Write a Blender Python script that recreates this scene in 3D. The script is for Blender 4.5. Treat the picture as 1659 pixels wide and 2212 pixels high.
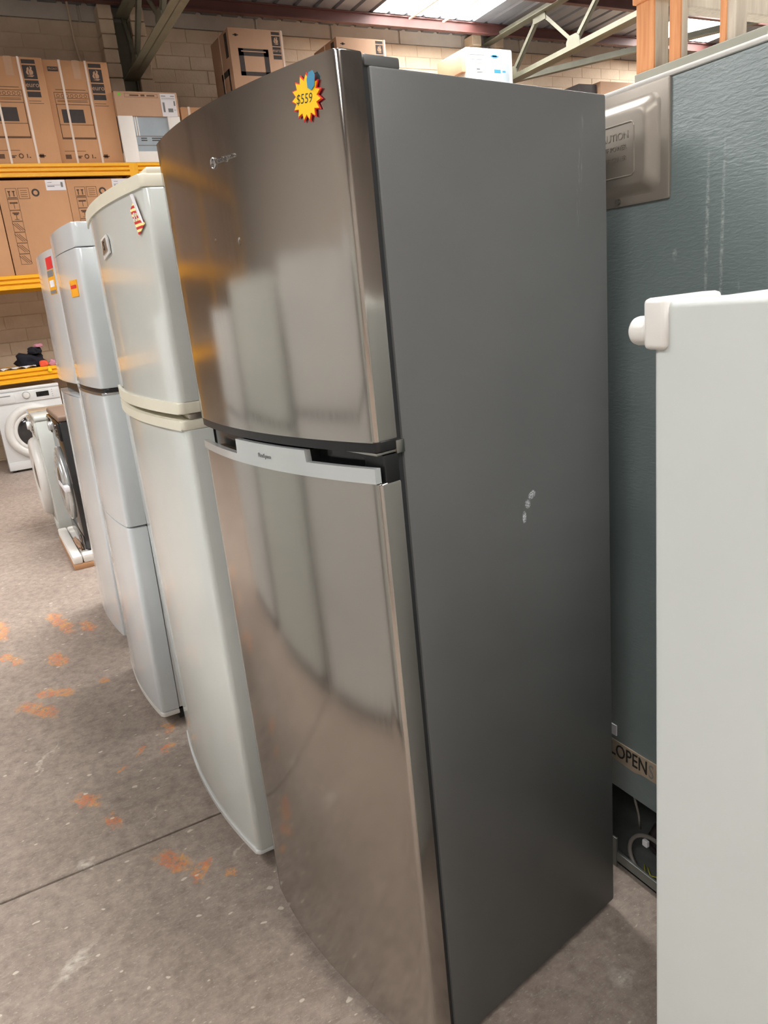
import bpy, bmesh, math, random
from mathutils import Vector, Matrix
random.seed(7)
for o in list(bpy.data.objects):
    bpy.data.objects.remove(o, do_unlink=True)
sc = bpy.context.scene
COL = sc.collection
PI = math.pi

# ------------------------------------------------------------------ camera
cam_d = bpy.data.cameras.new('camera')
cam = bpy.data.objects.new('camera', cam_d)
COL.objects.link(cam)
right = (0.48755227, 0.86783404, -0.09569154)
down = (0.20316734, -0.21936094, -0.95425563)
fwd = (-0.8491265, 0.4458081, -0.28326546)
m = Matrix.Identity(4)
for i in range(3):
    m[i][0] = right[i]; m[i][1] = -down[i]; m[i][2] = -fwd[i]
m[0][3], m[1][3], m[2][3] = 0.93813134, -0.49119552, 1.4273909
cam.matrix_world = m
cam_d.sensor_fit = 'VERTICAL'
cam_d.sensor_height = 36.0
cam_d.lens = 1607.194 / 2212 * 36.0
cam_d.clip_start = 0.02
sc.camera = cam

# ------------------------------------------------------------------ world, light, exposure
w = bpy.data.worlds.new('sky'); sc.world = w; w.use_nodes = True
bg = w.node_tree.nodes['Background']
bg.inputs[0].default_value = (0.86, 0.93, 1.0, 1); bg.inputs[1].default_value = 1.0
SKYLIGHT = 11.0
sc.view_settings.view_transform = 'Standard'
sc.view_settings.look = 'None'
sc.view_settings.gamma = 1
sc.view_settings.use_curve_mapping = False
sc.view_settings.exposure = 0.6

# ------------------------------------------------------------------ materials
def srgb(r, g, b):
    f = lambda c: (c/255/12.92) if c/255 <= .04045 else ((c/255+.055)/1.055)**2.4
    return (f(r), f(g), f(b), 1)

class NT:
    def __init__(s, name):
        s.m = bpy.data.materials.new(name); s.m.use_nodes = True
        s.t = s.m.node_tree; s.p = s.t.nodes['Principled BSDF']
        s.co = s.t.nodes.new('ShaderNodeTexCoord').outputs['Object']
    def n(s, typ, **k):
        nd = s.t.nodes.new(typ)
        for a, v in k.items(): setattr(nd, a, v)
        return nd
    def l(s, a, b): s.t.links.new(a, b)
    def val(s, sock, v):
        if hasattr(v, 'is_output'): s.l(v, sock)
        else: sock.default_value = v
    def math(s, op, a, b=0.0, clamp=False):
        nd = s.n('ShaderNodeMath', operation=op, use_clamp=clamp)
        s.val(nd.inputs[0], a); s.val(nd.inputs[1], b); return nd.outputs[0]
    def noise(s, scale, detail=3, rough=.5, stretch=None, dist=0, co=None):
        c = co or s.co
        if stretch:
            mp = s.n('ShaderNodeMapping'); mp.inputs['Scale'].default_value = stretch
            s.l(c, mp.inputs[0]); c = mp.outputs[0]
        nd = s.n('ShaderNodeTexNoise'); s.l(c, nd.inputs['Vector'])
        nd.inputs['Scale'].default_value = scale; nd.inputs['Detail'].default_value = detail
        nd.inputs['Roughness'].default_value = rough; nd.inputs['Distortion'].default_value = dist
        return nd.outputs['Fac']
    def ramp(s, x, a, b, lo=0., hi=1.):
        nd = s.n('ShaderNodeMapRange'); s.l(x, nd.inputs[0])
        nd.inputs[1].default_value = a; nd.inputs[2].default_value = b
        nd.inputs[3].default_value = lo; nd.inputs[4].default_value = hi
        return nd.outputs[0]
    def mix(s, f, a, b):
        nd = s.n('ShaderNodeMix', data_type='RGBA')
        s.val(nd.inputs[0], f); s.val(nd.inputs[6], a); s.val(nd.inputs[7], b)
        return nd.outputs[2]
    def blob(s, co, c, r, rot=0.0, axes='XY', edge=.6):
        """soft ellipse mask centred on c (object coordinates)"""
        sep = s.n('ShaderNodeSeparateXYZ'); s.l(co, sep.inputs[0])
        u = s.math('SUBTRACT', sep.outputs[axes[0]], c[0]); v = s.math('SUBTRACT', sep.outputs[axes[1]], c[1])
        cs, sn = math.cos(rot), math.sin(rot)
        a = s.math('ADD', s.math('MULTIPLY', u, cs/r[0]), s.math('MULTIPLY', v, sn/r[0]))
        b = s.math('ADD', s.math('MULTIPLY', u, -sn/r[1]), s.math('MULTIPLY', v, cs/r[1]))
        d = s.math('ADD', s.math('MULTIPLY', a, a), s.math('MULTIPLY', b, b))
        return s.ramp(d, 1.0, edge, 0, 1)
    def color(s, c): s.val(s.p.inputs['Base Color'], c)
    def bump(s, h, strength=.2, dist=.01):
        nd = s.n('ShaderNodeBump'); nd.inputs['Strength'].default_value = strength
        nd.inputs['Distance'].default_value = dist
        s.l(h, nd.inputs['Height']); s.l(nd.outputs[0], s.p.inputs['Normal'])

def M(name, c, rough=.5, metal=0., var=.12, vs=6., bump=0., bs=150., emit=0., stretch=None, coat=0., spec=.5):
    t = NT(name)
    t.p.inputs['Roughness'].default_value = rough
    t.p.inputs['Metallic'].default_value = metal
    t.p.inputs['Specular IOR Level'].default_value = spec
    if coat: t.p.inputs['Coat Weight'].default_value = coat; t.p.inputs['Coat Roughness'].default_value = .06
    if var:
        f = t.ramp(t.noise(vs, 4, .6, stretch), .3, .7)
        d = tuple(x*(1-var) for x in c[:3])+(1,)
        t.color(t.mix(f, d, c))
    else:
        t.color(c)
    if bump: t.bump(t.noise(bs, 2, .5, stretch), bump, .002)
    if emit:
        t.p.inputs['Emission Color'].default_value = c; t.p.inputs['Emission Strength'].default_value = emit
    return t.m

# -- brushed steel door
t = NT('brushed_steel')
t.p.inputs['Metallic'].default_value = .93
t.color(t.mix(t.ramp(t.noise(3, 3, .5), .3, .7), srgb(170, 164, 157), srgb(180, 174, 167)))
br = t.noise(260, 2, .5, (1, 1, .02))
t.val(t.p.inputs['Roughness'], t.ramp(br, .3, .7, .115, .15))
dn = t.blob(t.co, (-.332, 1.532), (.004, .004), 0, 'XZ', 0)
dn2 = t.blob(t.co, (-.252, 1.523), (.005, .006), 0, 'XZ', 0)
wav = t.math('MULTIPLY', t.noise(1.6, 0, .3, (1, 1, .6)), .5)
h = t.math('ADD', t.math('ADD', wav, t.math('MULTIPLY', dn, -.12)), t.math('MULTIPLY', dn2, -.16))
t.bump(h, .3, .012)
STEEL = t.m
# -- dark grey textured side of the steel fridge, with scuffs
t = NT('dark_grey_enamel')
sc_n = t.noise(140, 3, .6)
b1 = t.blob(t.co, (.331, 1.060), (.011, .008), .4, 'YZ', .2)
b2 = t.blob(t.co, (.309, 1.024), (.006, .012), 0, 'YZ', .3)
b3 = t.blob(t.co, (.319, 1.046), (.008, .009), .5, 'YZ', .2)
scr = t.math('MULTIPLY', t.blob(t.co, (.485, 1.59), (.007, .11), -.12, 'YZ', 0), t.ramp(t.noise(70, 3, .7, (1, 3, .4)), .5, .7, 0, .28))
sc1 = t.math('MULTIPLY', t.math('MAXIMUM', t.math('MAXIMUM', b1, b2), b3), t.ramp(t.noise(190, 4, .8, (1, 1, 2.2)), .44, .58))
f = t.math('MAXIMUM', sc1, scr, True)
t.color(t.mix(f, t.mix(t.ramp(t.noise(2.5, 3), .3, .7), srgb(86, 87, 86), srgb(92, 93, 92)), srgb(205, 208, 210)))
t.p.inputs['Roughness'].default_value = .42
t.bump(t.noise(420, 2, .5), .12, .001)
GREYSIDE = t.m
# -- teal embossed steel back panel
t = NT('teal_embossed_steel')
st = None
for c_, r__ in (((.036, 1.47), (.0045, .16)), ((.066, 1.46), (.004, .17)), ((-.03, 1.44), (.006, .012)), ((.10, 1.30), (.004, .10))):
    b_ = t.blob(t.co, c_, r__, 0, 'XZ', 0); st = b_ if st is None else t.math('MAXIMUM', st, b_)
drip = t.math('MULTIPLY', st, t.ramp(t.noise(90, 3, .7), .40, .62, 0, .6))
t.color(t.mix(drip, t.mix(t.ramp(t.noise(3, 4, .6), .3, .7), srgb(108, 121, 122), srgb(120, 132, 132)), srgb(190, 198, 196)))
t.p.inputs['Roughness'].default_value = .36
t.bump(t.noise(95, 3, .55, (.55, 1, 2.0), .5), .28, .0025)
TEAL = t.m
# -- concrete floor with old paint
t = NT('worn_concrete')
n1 = t.noise(2.2, 6, .65); n2 = t.noise(26, 5, .7); n3 = t.noise(170, 3, .6)
base = t.mix(t.ramp(n1, .3, .7), srgb(158, 143, 133), srgb(186, 171, 159))
base = t.mix(t.ramp(n2, .38, .68, 0, .75), base, srgb(130, 116, 107))
base = t.mix(t.ramp(t.noise(60, 5, .75, (1.5, .6, 1), .8), .48, .72, 0, .6), base, srgb(190, 176, 163))
dv = t.n('ShaderNodeTexNoise'); dv.inputs['Scale'].default_value = 22; dv.inputs['Detail'].default_value = 4
t.l(t.co, dv.inputs['Vector'])
vm = t.n('ShaderNodeVectorMath', operation='MULTIPLY_ADD')
t.l(dv.outputs['Color'], vm.inputs[0]); vm.inputs[1].default_value = (.09, .09, 0)
sh = t.n('ShaderNodeVectorMath', operation='ADD'); t.l(t.co, sh.inputs[0]); sh.inputs[1].default_value = (-.045, -.045, 0)
t.l(sh.outputs[0], vm.inputs[2]); dco = vm.outputs[0]
def stains(lst, edge=.5):
    acc = None
    for c, r, rot in lst:
        b = t.blob(dco, c, r, rot, 'XY', edge)
        acc = b if acc is None else t.math('MAXIMUM', acc, b)
    return acc
ORANGE_AT = [((-.87, -.29), (.07, .032), .5), ((-.79, -.24), (.045, .025), -.6), ((-.74, -.18), (.03, .018), .2), ((-1.30, -.45), (.06, .03), .6), ((-1.15, -.40), (.045, .015), .2),
             ((-1.43, -.17), (.025, .03), .3), ((-1.56, -.14), (.04, .03), .5), ((-1.47, -.25), (.012, .035), .8), ((-1.40, -.33), (.012, .03), .8),
             ((-2.02, -.54), (.13, .045), .5), ((-2.12, -.46), (.10, .035), .9), ((-2.45, -.42), (.10, .04), .2), ((-2.9, -.36), (.2, .04), .2),
             ((-2.75, -.25), (.1, .03), .2), ((-2.1, -.28), (.03, .025), 0), ((-3.0, -.62), (.15, .04), 0), ((-2.6, -.6), (.1, .03), .4)]
WHITE_AT = [((-.67, -.58), (.018, .10), .7), ((-1.0, -.5), (.04, .015), .5), ((-.80, -.13), (.01, .05), .4), ((-1.1, -.30), (.006, .06), 1.0),
            ((-1.62, -.55), (.008, .12), 1.1), ((.05, .42), (.03, .03), .5)]
om = t.math('MULTIPLY', stains(ORANGE_AT), t.ramp(t.noise(60, 5, .75), .40, .55))
wm_ = t.math('MULTIPLY', stains(WHITE_AT, 0.), t.ramp(t.noise(48, 4, .7, (1.6, .8, 1)), .34, .62, 0, .85))
spk = t.ramp(t.noise(42, 1, .3, (1.2, .8, 1)), .735, .765, 0, .85)
spk2 = t.ramp(t.noise(120, 4, .75, (1.6, .6, 1)), .585, .70, 0, .6)
base = t.mix(t.math('MULTIPLY', om, .85), base, t.mix(t.ramp(t.noise(18, 2), .4, .6), srgb(224, 136, 92), srgb(228, 166, 98)))
base = t.mix(t.math('MAXIMUM', t.math('MAXIMUM', spk, spk2), wm_, True), base, srgb(226, 218, 206))
t.color(base)
t.val(t.p.inputs['Roughness'], t.ramp(n2, .3, .7, .42, .62))
t.bump(t.math('ADD', t.math('MULTIPLY', n2, .6), t.math('MULTIPLY', n3, .4)), .25, .004)
CONCRETE = t.m
# -- cardboard
def cardboard(name, c):
    q = NT(name)
    f = q.ramp(q.noise(3, 4, .6), .3, .7); g = q.ramp(q.noise(160, 2, .5, (1, 1, .05)), .3, .8, 0, .12)
    a = q.mix(f, tuple(x*.9 for x in c[:3])+(1,), c)
    q.color(q.mix(g, a, tuple(x*.7 for x in c[:3])+(1,)))
    q.p.inputs['Roughness'].default_value = .8
    q.bump(q.noise(40, 3), .08, .004)
    return q.m
CARD = cardboard('cardboard', srgb(200, 152, 112))
CARD3 = cardboard('aged_cardboard', srgb(150, 126, 108))
CARD2 = cardboard('pale_cardboard', srgb(196, 160, 132))
# -- painted blockwork
t = NT('cream_painted_block')
t.color(t.mix(t.ramp(t.noise(4, 4, .6), .3, .7), srgb(208, 189, 164), srgb(222, 204, 180)))
t.p.inputs['Roughness'].default_value = .7
t.bump(t.noise(30, 5, .65), .5, .01)
BLOCK = t.m
# -- raw timber
def timber(name, a, b):
    q = NT(name)
    q.color(q.mix(q.ramp(q.noise(22, 4, .6, (3, 3, .25), 1.2), .35, .7), a, b))
    q.p.inputs['Roughness'].default_value = .65; q.bump(q.noise(60, 3, .5, (3, 3, .2)), .15, .003)
    return q.m
TIMBER = timber('raw_orange_timber', srgb(200, 132, 84), srgb(218, 156, 106))
TIMBER_P = timber('painted_timber', srgb(186, 176, 160), srgb(206, 196, 180))

GASKET = M('black_gasket', srgb(38, 40, 42), .5)
BLACKP = M('glossy_black_plastic', srgb(24, 25, 26), .16, var=.05)
BLACKM = M('matt_black_plastic', srgb(20, 20, 21), .4)
CHROME = M('silver_handle', srgb(205, 208, 208), .22, .55, var=.04)
METAL = M('bare_metal', srgb(176, 172, 164), .3, 1.)
WHITE_A = M('warm_white_enamel', srgb(204, 208, 204), .13, var=.03, coat=.4)
CREAM = M('aged_cream_plastic', srgb(226, 221, 203), .35, var=.06)
WHITE_B = M('cool_white_enamel', srgb(206, 211, 214), .14, var=.03, coat=.4)
WHITE_C = M('white_enamel', srgb(216, 217, 217), .16, var=.03, coat=.3)
WHITE_R = M('soft_white_enamel', srgb(196, 201, 199), .4, var=.03)
WHITE_PL = M('white_plastic', srgb(220, 218, 214), .35, var=.03)
PAPER = M('white_paper', srgb(228, 226, 230), .7, var=.05)
YELLOW = M('yellow_rack_paint', srgb(246, 180, 24), .4, var=.05)
CARDPRINT = M('dark_box_print', srgb(66, 60, 58), .75, var=.15, vs=30)
CARDLINE = M('brown_box_print', srgb(104, 74, 54), .8, var=.2, vs=40)
TAPE = M('clear_box_strap', srgb(226, 206, 190), .3, var=.1)
RED_STEEL = M('oxide_red_steel', srgb(104, 66, 62), .55, var=.3, vs=4)
GREEN_STEEL = M('grey_green_steel', srgb(122, 122, 106), .5, var=.25, vs=5)
ROOF = M('galvanised_roof', srgb(138, 142, 150), .45, .2, var=.25, vs=2)
EAVE = M('grey_eave_panel', srgb(206, 198, 188), .7)
SKYL = M('translucent_skylight', (1, .985, .96, 1), .6, var=0, emit=SKYLIGHT)
POLY = M('polystyrene', srgb(240, 236, 230), .8, var=.05, bump=.1)
FILM = M('blue_grey_film', srgb(166, 178, 186), .25, var=.1)
STICK_Y = M('yellow_sticker', srgb(250, 204, 0), .45, var=.03)
STICK_R = M('red_sticker', srgb(222, 44, 50), .45, var=.05)
BLUE = M('blue_tape', srgb(64, 142, 178), .5, var=.08)
BLUE2 = M('blue_print', srgb(52, 138, 210), .6, var=.08)
INK = M('black_ink', srgb(30, 28, 24), .6, var=0)
GREYINK = M('grey_ink', srgb(120, 120, 120), .6, var=0)
SILVER = M('silver_badge', srgb(190, 190, 190), .2, .9, var=.05)
GREEN_ST = M('green_sticker', srgb(110, 210, 60), .6, var=0)
ORANGE_ST = M('orange_sticker', srgb(244, 170, 30), .5, var=.1, vs=60)
GALV = M('galvanised_rail', srgb(140, 144, 140), .4, .6, var=.2, vs=20)
COVERM = M('tan_grey_cover', srgb(152, 144, 134), .38, .25, var=.06)
LABELM = M('aged_label_strip', srgb(168, 152, 132), .6, var=.2, vs=30)
HOSE = M('grey_hose', srgb(120, 114, 108), .45)
COMP = M('black_compressor', srgb(40, 34, 34), .4, var=.2)
WIRE_Y = M('yellow_green_wire', srgb(196, 186, 60), .5)
CLOTH_B = M('navy_black_cloth', srgb(26, 26, 36), .9, bump=.3, bs=90)
CLOTH_P = M('pink_cloth', srgb(206, 140, 158), .85)
CLOTH_R = M('orange_red_cloth', srgb(236, 88, 58), .7)
CHIP = M('chipboard_deck', srgb(150, 112, 76), .8, var=.2, vs=30)
WALLP = M('painted_wall', srgb(208, 203, 197), .8)
GLASSB = M('dark_door_glass', srgb(44, 42, 42), .06, var=.05, coat=.5)
BLACK_EN = M('black_enamel', srgb(30, 31, 33), .2, var=.05, coat=.4)
BROWNTOP = M('brown_worktop_card', srgb(128, 106, 92), .6)
# red and yellow striped peeling sticker
t = NT('striped_sticker')
wv = t.n('ShaderNodeTexWave'); wv.inputs['Scale'].default_value = 30; wv.inputs['Distortion'].default_value = 1.5
wv.bands_direction = 'Z'; t.l(t.co, wv.inputs['Vector'])
t.color(t.mix(t.ramp(wv.outputs['Fac'], .45, .55), srgb(206, 52, 56), srgb(250, 236, 160)))
STRIPE = t.m

# ------------------------------------------------------------------ mesh helpers
class B:
    def __init__(s): s.bm = bmesh.new()
    def join(s, other):
        me = bpy.data.meshes.new('tmp'); other.to_mesh(me); other.free()
        s.bm.from_mesh(me); bpy.data.meshes.remove(me); return s
    def box(s, x0, x1, y0, y1, z0, z1, bev=0., seg=2):
        b = bmesh.new()
        v = [b.verts.new((x, y, z)) for x in (x0, x1) for y in (y0, y1) for z in (z0, z1)]
        for f in ((0, 1, 3, 2), (4, 6, 7, 5), (0, 4, 5, 1), (2, 3, 7, 6), (0, 2, 6, 4), (1, 5, 7, 3)):
            b.faces.new([v[i] for i in f])
        if bev: bmesh.ops.bevel(b, geom=list(b.edges), offset=bev, segments=seg, affect='EDGES', profile=.5)
        return s.join(b)
    def prism(s, pts, a0, a1, axis='Z', bev=0.):
        """pts in the plane across axis, extruded from a0 to a1"""
        b = bmesh.new()
        def P(p, a):
            return {'Z': (p[0], p[1], a), 'Y': (p[0], a, p[1]), 'X': (a, p[0], p[1])}[axis]
        lo = [b.verts.new(P(p, a0)) for p in pts]; hi = [b.verts.new(P(p, a1)) for p in pts]
        n = len(pts)
        for i in range(n): b.faces.new((lo[i], lo[(i+1) % n], hi[(i+1) % n], hi[i]))
        c0 = b.faces.new(lo[::-1]); c1 = b.faces.new(hi)
        if bev:
            bmesh.ops.bevel(b, geom=list(c0.edges)+list(c1.edges), offset=bev, segments=2, affect='EDGES', profile=.5)
        bmesh.ops.recalc_face_normals(b, faces=list(b.faces))
        return s.join(b)
    def cyl(s, c, axis, r, h, seg=24, r2=None, bev=0.):
        b = bmesh.new()
        bmesh.ops.create_cone(b, cap_ends=True, segments=seg, radius1=r, radius2=r if r2 is None else r2, depth=h)
        if bev:
            es = [e for e in b.edges if len([f for f in e.link_faces if len(f.verts) > 4]) == 1]
            bmesh.ops.bevel(b, geom=es, offset=bev, segments=3, affect='EDGES', profile=.5)
        d = {'X': Vector((1, 0, 0)), 'Y': Vector((0, 1, 0)), 'Z': Vector((0, 0, 1))}.get(axis, axis)
        q = Vector((0, 0, 1)).rotation_difference(Vector(d).normalized()).to_matrix().to_4x4()
        b.transform(Matrix.Translation(c) @ q)
        return s.join(b)
    def ring(s, c, axis, R, r, seg=40, rs=10, flat=1.):
        b = bmesh.new(); vs = []
        for i in range(seg):
            a = 2*PI*i/seg
            row = []
            for j in range(rs):
                t_ = 2*PI*j/rs
                row.append(b.verts.new(((R+r*math.cos(t_))*math.cos(a), (R+r*math.cos(t_))*math.sin(a), r*flat*math.sin(t_))))
            vs.append(row)
        for i in range(seg):
            for j in range(rs):
                b.faces.new((vs[i][j], vs[(i+1) % seg][j], vs[(i+1) % seg][(j+1) % rs], vs[i][(j+1) % rs]))
        d = {'X': Vector((1, 0, 0)), 'Y': Vector((0, 1, 0)), 'Z': Vector((0, 0, 1))}.get(axis, axis)
        q = Vector((0, 0, 1)).rotation_difference(Vector(d).normalized()).to_matrix().to_4x4()
        b.transform(Matrix.Translation(c) @ q)
        return s.join(b)
    def tube(s, pts, r, rs=8):
        b = bmesh.new(); pts = [Vector(p) for p in pts]; rows = []
        for i, p in enumerate(pts):
            d = (pts[min(i+1, len(pts)-1)]-pts[max(i-1, 0)]).normalized()
            u = d.orthogonal().normalized() if i == 0 else (u - d*u.dot(d)).normalized()
            v = d.cross(u)
            rows.append([b.verts.new(p+u*r*math.cos(2*PI*j/rs)+v*r*math.sin(2*PI*j/rs)) for j in range(rs)])
        for i in range(len(rows)-1):
            for j in range(rs):
                b.faces.new((rows[i][j], rows[i][(j+1) % rs], rows[i+1][(j+1) % rs], rows[i+1][j]))
        b.faces.new(rows[0][::-1]); b.faces.new(rows[-1])
        return s.join(b)
    def angle(s, p0, p1, size=.06, th=.008, up=(0, 0, 1), flip=1):
        """rolled angle section between two points"""
        p0, p1 = Vector(p0), Vector(p1); d = (p1-p0).normalized(); up = Vector(up)
        sdir = d.cross(up).normalized()*flip; u = sdir.cross(d).normalized()*flip
        for a, c in ((sdir, u), (u, sdir)):
            b = bmesh.new(); v = []
            for p in (p0, p1):
                for k, l_ in ((0, 0), (1, 0), (1, 1), (0, 1)):
                    v.append(b.verts.new(p + a*size*k + c*th*l_))
            for f in ((0, 1, 2, 3), (7, 6, 5, 4), (0, 4, 5, 1), (1, 5, 6, 2), (2, 6, 7, 3), (3, 7, 4, 0)):
                b.faces.new([v[i] for i in f])
            bmesh.ops.recalc_face_normals(b, faces=list(b.faces))
            s.join(b)
        return s
    def quad(s, *p):
        s.bm.faces.new([s.bm.verts.new(q) for q in p]); return s
    def ob(s, name, mat, parent=None, smooth=40, loc=None):
        me = bpy.data.meshes.new(name); s.bm.to_mesh(me); s.bm.free()
        if smooth:
            me.polygons.foreach_set('use_smooth', [True]*len(me.polygons))
            me.set_sharp_from_angle(angle=math.radians(smooth))
        return link(name, me, mat, parent, loc)

def link(name, me, mat, parent=None, loc=None):
    if mat and not me.materials: me.materials.append(mat)
    o = bpy.data.objects.new(name, me); COL.objects.link(o)
    if parent is not None: o.parent = parent
    if loc is not None: o.location = loc
    return o

def tag(o, label, cat, group=None):
    o['label'] = label; o['category'] = cat
    if group: o['group'] = group
    return o
def struct(o):
    o['kind'] = 'structure'; return o
def thing(name, label, cat, loc=(0, 0, 0), rz=0., rx=0., group=None):
    o = bpy.data.objects.new(name, None); COL.objects.link(o)
    o.location = loc; o.rotation_euler = (rx, 0, rz); o.empty_display_size = .05
    return tag(o, label, cat, group)
def dup(o, parent=None, loc=None, label=None, group=None, rz=None):
    c = o.copy(); COL.objects.link(c)
    if parent is not None: c.parent = parent
    if loc is not None: c.location = loc
    if rz is not None: c.rotation_euler[2] = rz
    if label: c['label'] = label
    if group: c['group'] = group
    for ch in list(o.children): dup(ch, c)
    return c

FRONT = Matrix(((1, 0, 0, 0), (0, 0, -1, 0), (0, 1, 0, 0), (0, 0, 0, 1)))      # text reads from -Y
RIGHT = Matrix(((0, 0, 1, 0), (1, 0, 0, 0), (0, 1, 0, 0), (0, 0, 0, 1)))       # text reads from +X
def text(body, size, mat, parent, loc, face=FRONT, name='lettering', ext=.0004, rot=0., tilt=0., xs=1., shear=0., align='CENTER'):
    cu = bpy.data.curves.new('lettering', 'FONT'); cu.body = body; cu.size = size; cu.extrude = ext
    cu.align_x = align; cu.align_y = 'CENTER'; cu.shear = shear; cu.resolution_u = 3
    o = bpy.data.objects.new('lettering', cu); COL.objects.link(o)
    bpy.context.view_layer.update()
    dg = bpy.context.evaluated_depsgraph_get()
    me = bpy.data.meshes.new_from_object(o.evaluated_get(dg))
    bpy.data.objects.remove(o, do_unlink=True); bpy.data.curves.remove(cu)
    me.transform(Matrix.Translation(loc) @ Matrix.Rotation(tilt, 4, 'Z') @ face @ Matrix.Rotation(rot, 4, 'Z') @ Matrix.Diagonal((xs, 1, 1, 1)))
    me.materials.clear()
    return link(name, me, mat, parent)

def outline(w_, s, t_, r=.008, n=28, off=0., x0=None, x1=None):
    """plan of a bowed door: x from -w to 0, front bulges to -y, back at y=t"""
    Y = lambda x: -s*(1-((x+w_/2)/(w_/2))**2)+off
    xa = -w_; xb = 0.
    pts = [(xa, t_)]
    for k in range(5):
        a = k/4*PI/2
        pts.append((xa+r*(1-math.cos(a)), off+r*(1-math.sin(a))+(Y(xa+r)-off)*(k/4)))
    for i in range(1, n):
        x = xa+r+(xb-xa-2*r)*i/n
        pts.append((x, Y(x)))
    for k in range(5):
        a = (1-k/4)*PI/2
        pts.append((xb-r*(1-math.cos(a)), off+r*(1-math.sin(a))+(Y(xb-r)-off)*(1-k/4)))
    pts.append((xb, t_))
    return pts[::-1]
def bow(w_, s, x): return -s*(1-((x+w_/2)/(w_/2))**2)
def bow_tilt(w_, s, x): return math.atan(2*s*(x+w_/2)/(w_/2)**2)

# ------------------------------------------------------------------ floor
fl = struct(B().box(-8.7, 7, -8, 15, -.16, -.05).ob('floor', CONCRETE))
for x0, x1 in ((-8.7, -4.995), (-4.985, -.995), (-.986, 3.0), (3.01, 7.0)):
    for y0, y1 in ((-8, -3.01), (-3.0, 5.0), (5.01, 15)):
        B().box(x0, x1, y0, y1, -.051, 0, .004, 1).ob('concrete_slab', CONCRETE, fl)

# ------------------------------------------------------------------ brick wall behind the rack
WX = -8.5
wl = struct(B().box(-8.8, WX-.008, -8, 15, 0, 4.50).ob('wall_left', BLOCK))
def block_mesh():
    b = B().box(-.05, 0, .0015, .3885, .0015, .1385, .005, 1)
    me = bpy.data.meshes.new('brick'); b.bm.to_mesh(me); b.bm.free(); me.materials.append(BLOCK); return me
bme = block_mesh(); rest = bmesh.new(); nb = 0
for r_ in range(33):
    z = 4.50-.14*(r_+1)
    if z < -.08: break
    for k in range(59):
        y = -8+.39*k+(.195 if r_ % 2 else 0)
        if y+.39 > 15: continue
        jx = random.uniform(-.004, .004)
        if (z > 3.3 and .1 < y < 10.2) or (.9 < z < 1.9 and -.5 < y < 1.0):
            o = link('brick', bme, None, wl, (WX+jx, y, z)); nb += 1
        else:
            rest.from_mesh(bme)
            for v in rest.verts[-len(bme.vertices):] if False else []: pass
            rest.verts.ensure_lookup_table()
            for v in rest.verts[len(rest.verts)-len(bme.vertices):]:
                v.co += Vector((WX+jx, y, z))
bb = B(); bb.bm = rest
o = bb.ob('brickwork', BLOCK, wl, 0); o['kind'] = 'stuff'
# piers that flank the steel columns, block by block
pme = B().box(0, .2, 0, .15, .004, .136, .008, 1)
pm = bpy.data.meshes.new('pier_brick'); pme.bm.to_mesh(pm); pme.bm.free(); pm.materials.append(BLOCK)
for yc in (1.55, 1.88, 6.42, 6.80):
    for r_ in range(33):
        z = 4.62-.14*(r_+1)
        if z < 0: break
        o = link('pier_brick', pm, None, wl, (WX+random.uniform(-.006, .006), yc+random.uniform(-.004, .004), z))
for i, yc in enumerate((1.79, 6.68)):
    c = thing('steel_column', 'steel wall column set between brick piers, ' + ('behind the boxed cookers' if i == 0 else 'beside the unwrapped white appliance'), 'column', (WX+.08, yc, 0))
    B().box(-.05, .05, -.085, -.07, 0, 4.5).box(-.05, .05, .07, .085, 0, 4.5).box(-.045, -.035, -.07, .07, 0, 4.5).ob('channel', GREEN_STEEL, c, 0)
# eave panels above the wall
ev = struct(B().box(-8.86, -8.54, -8, 15, 4.50, 4.78).ob('trim_1', EAVE))
pmesh = B().box(0, .02, .012, .985, 0, .17, .003, 1)
pm2 = bpy.data.meshes.new('eave_panel'); pmesh.bm.to_mesh(pm2); pmesh.bm.free(); pm2.materials.append(EAVE)
for k in range(22):
    link('eave_panel', pm2, None, ev, (-8.54, -7.6+k, 4.512))

# other walls, far from view
struct(B().box(-8.8, 7.2, 15, 15.25, 0, 5.2).ob('wall_back', WALLP))
struct(B().box(-8.8, 7.2, -8.25, -8, 0, 5.2).ob('wall_front', WALLP))
struct(B().box(7, 7.25, -8, 15, 0, 5.2).ob('wall_right', WALLP))

# ------------------------------------------------------------------ roof
ROOFZ = lambda x: 4.672+.022*(x+8.1)
def sheet_mesh(name, x0, x1, mat):
    prof = []
    for k in range(3):
        y = k*.25
        prof += [(y, 0), (y+.185, 0), (y+.2, .03), (y+.235, .03)]
    prof.append((.75, 0))
    b = bmesh.new()
    a = [b.verts.new((x0, y, ROOFZ(x0)+h)) for y, h in prof]; c = [b.verts.new((x1, y, ROOFZ(x1)+h)) for y, h in prof]
    for i in range(len(prof)-1): b.faces.new((a[i], c[i], c[i+1], a[i+1]))
    me = bpy.data.meshes.new(name); b.to_mesh(me); b.free(); me.materials.append(mat); return me
ce = struct(B().box(-8.86, 7.2, -8.2, 15.2, 5.2, 5.3).ob('ceiling', ROOF))
full = sheet_mesh('roof_sheet', -8.86, 7.2, ROOF)
SK_X = {'a': ((-8.02, -2.6),), 'b': ((-4.6, -1.2), (1.2, 4.6))}
SK_Y = {4.75: 'a', 5.5: 'a', .25: 'b', 1.0: 'b', -4.25: 'b', -3.5: 'b', 9.25: 'a', 10.0: 'a'}
cache = {}
y = -8.0
skl = struct(bpy.data.objects.new('window_1', None)); COL.objects.link(skl)
nwin = 1
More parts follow.
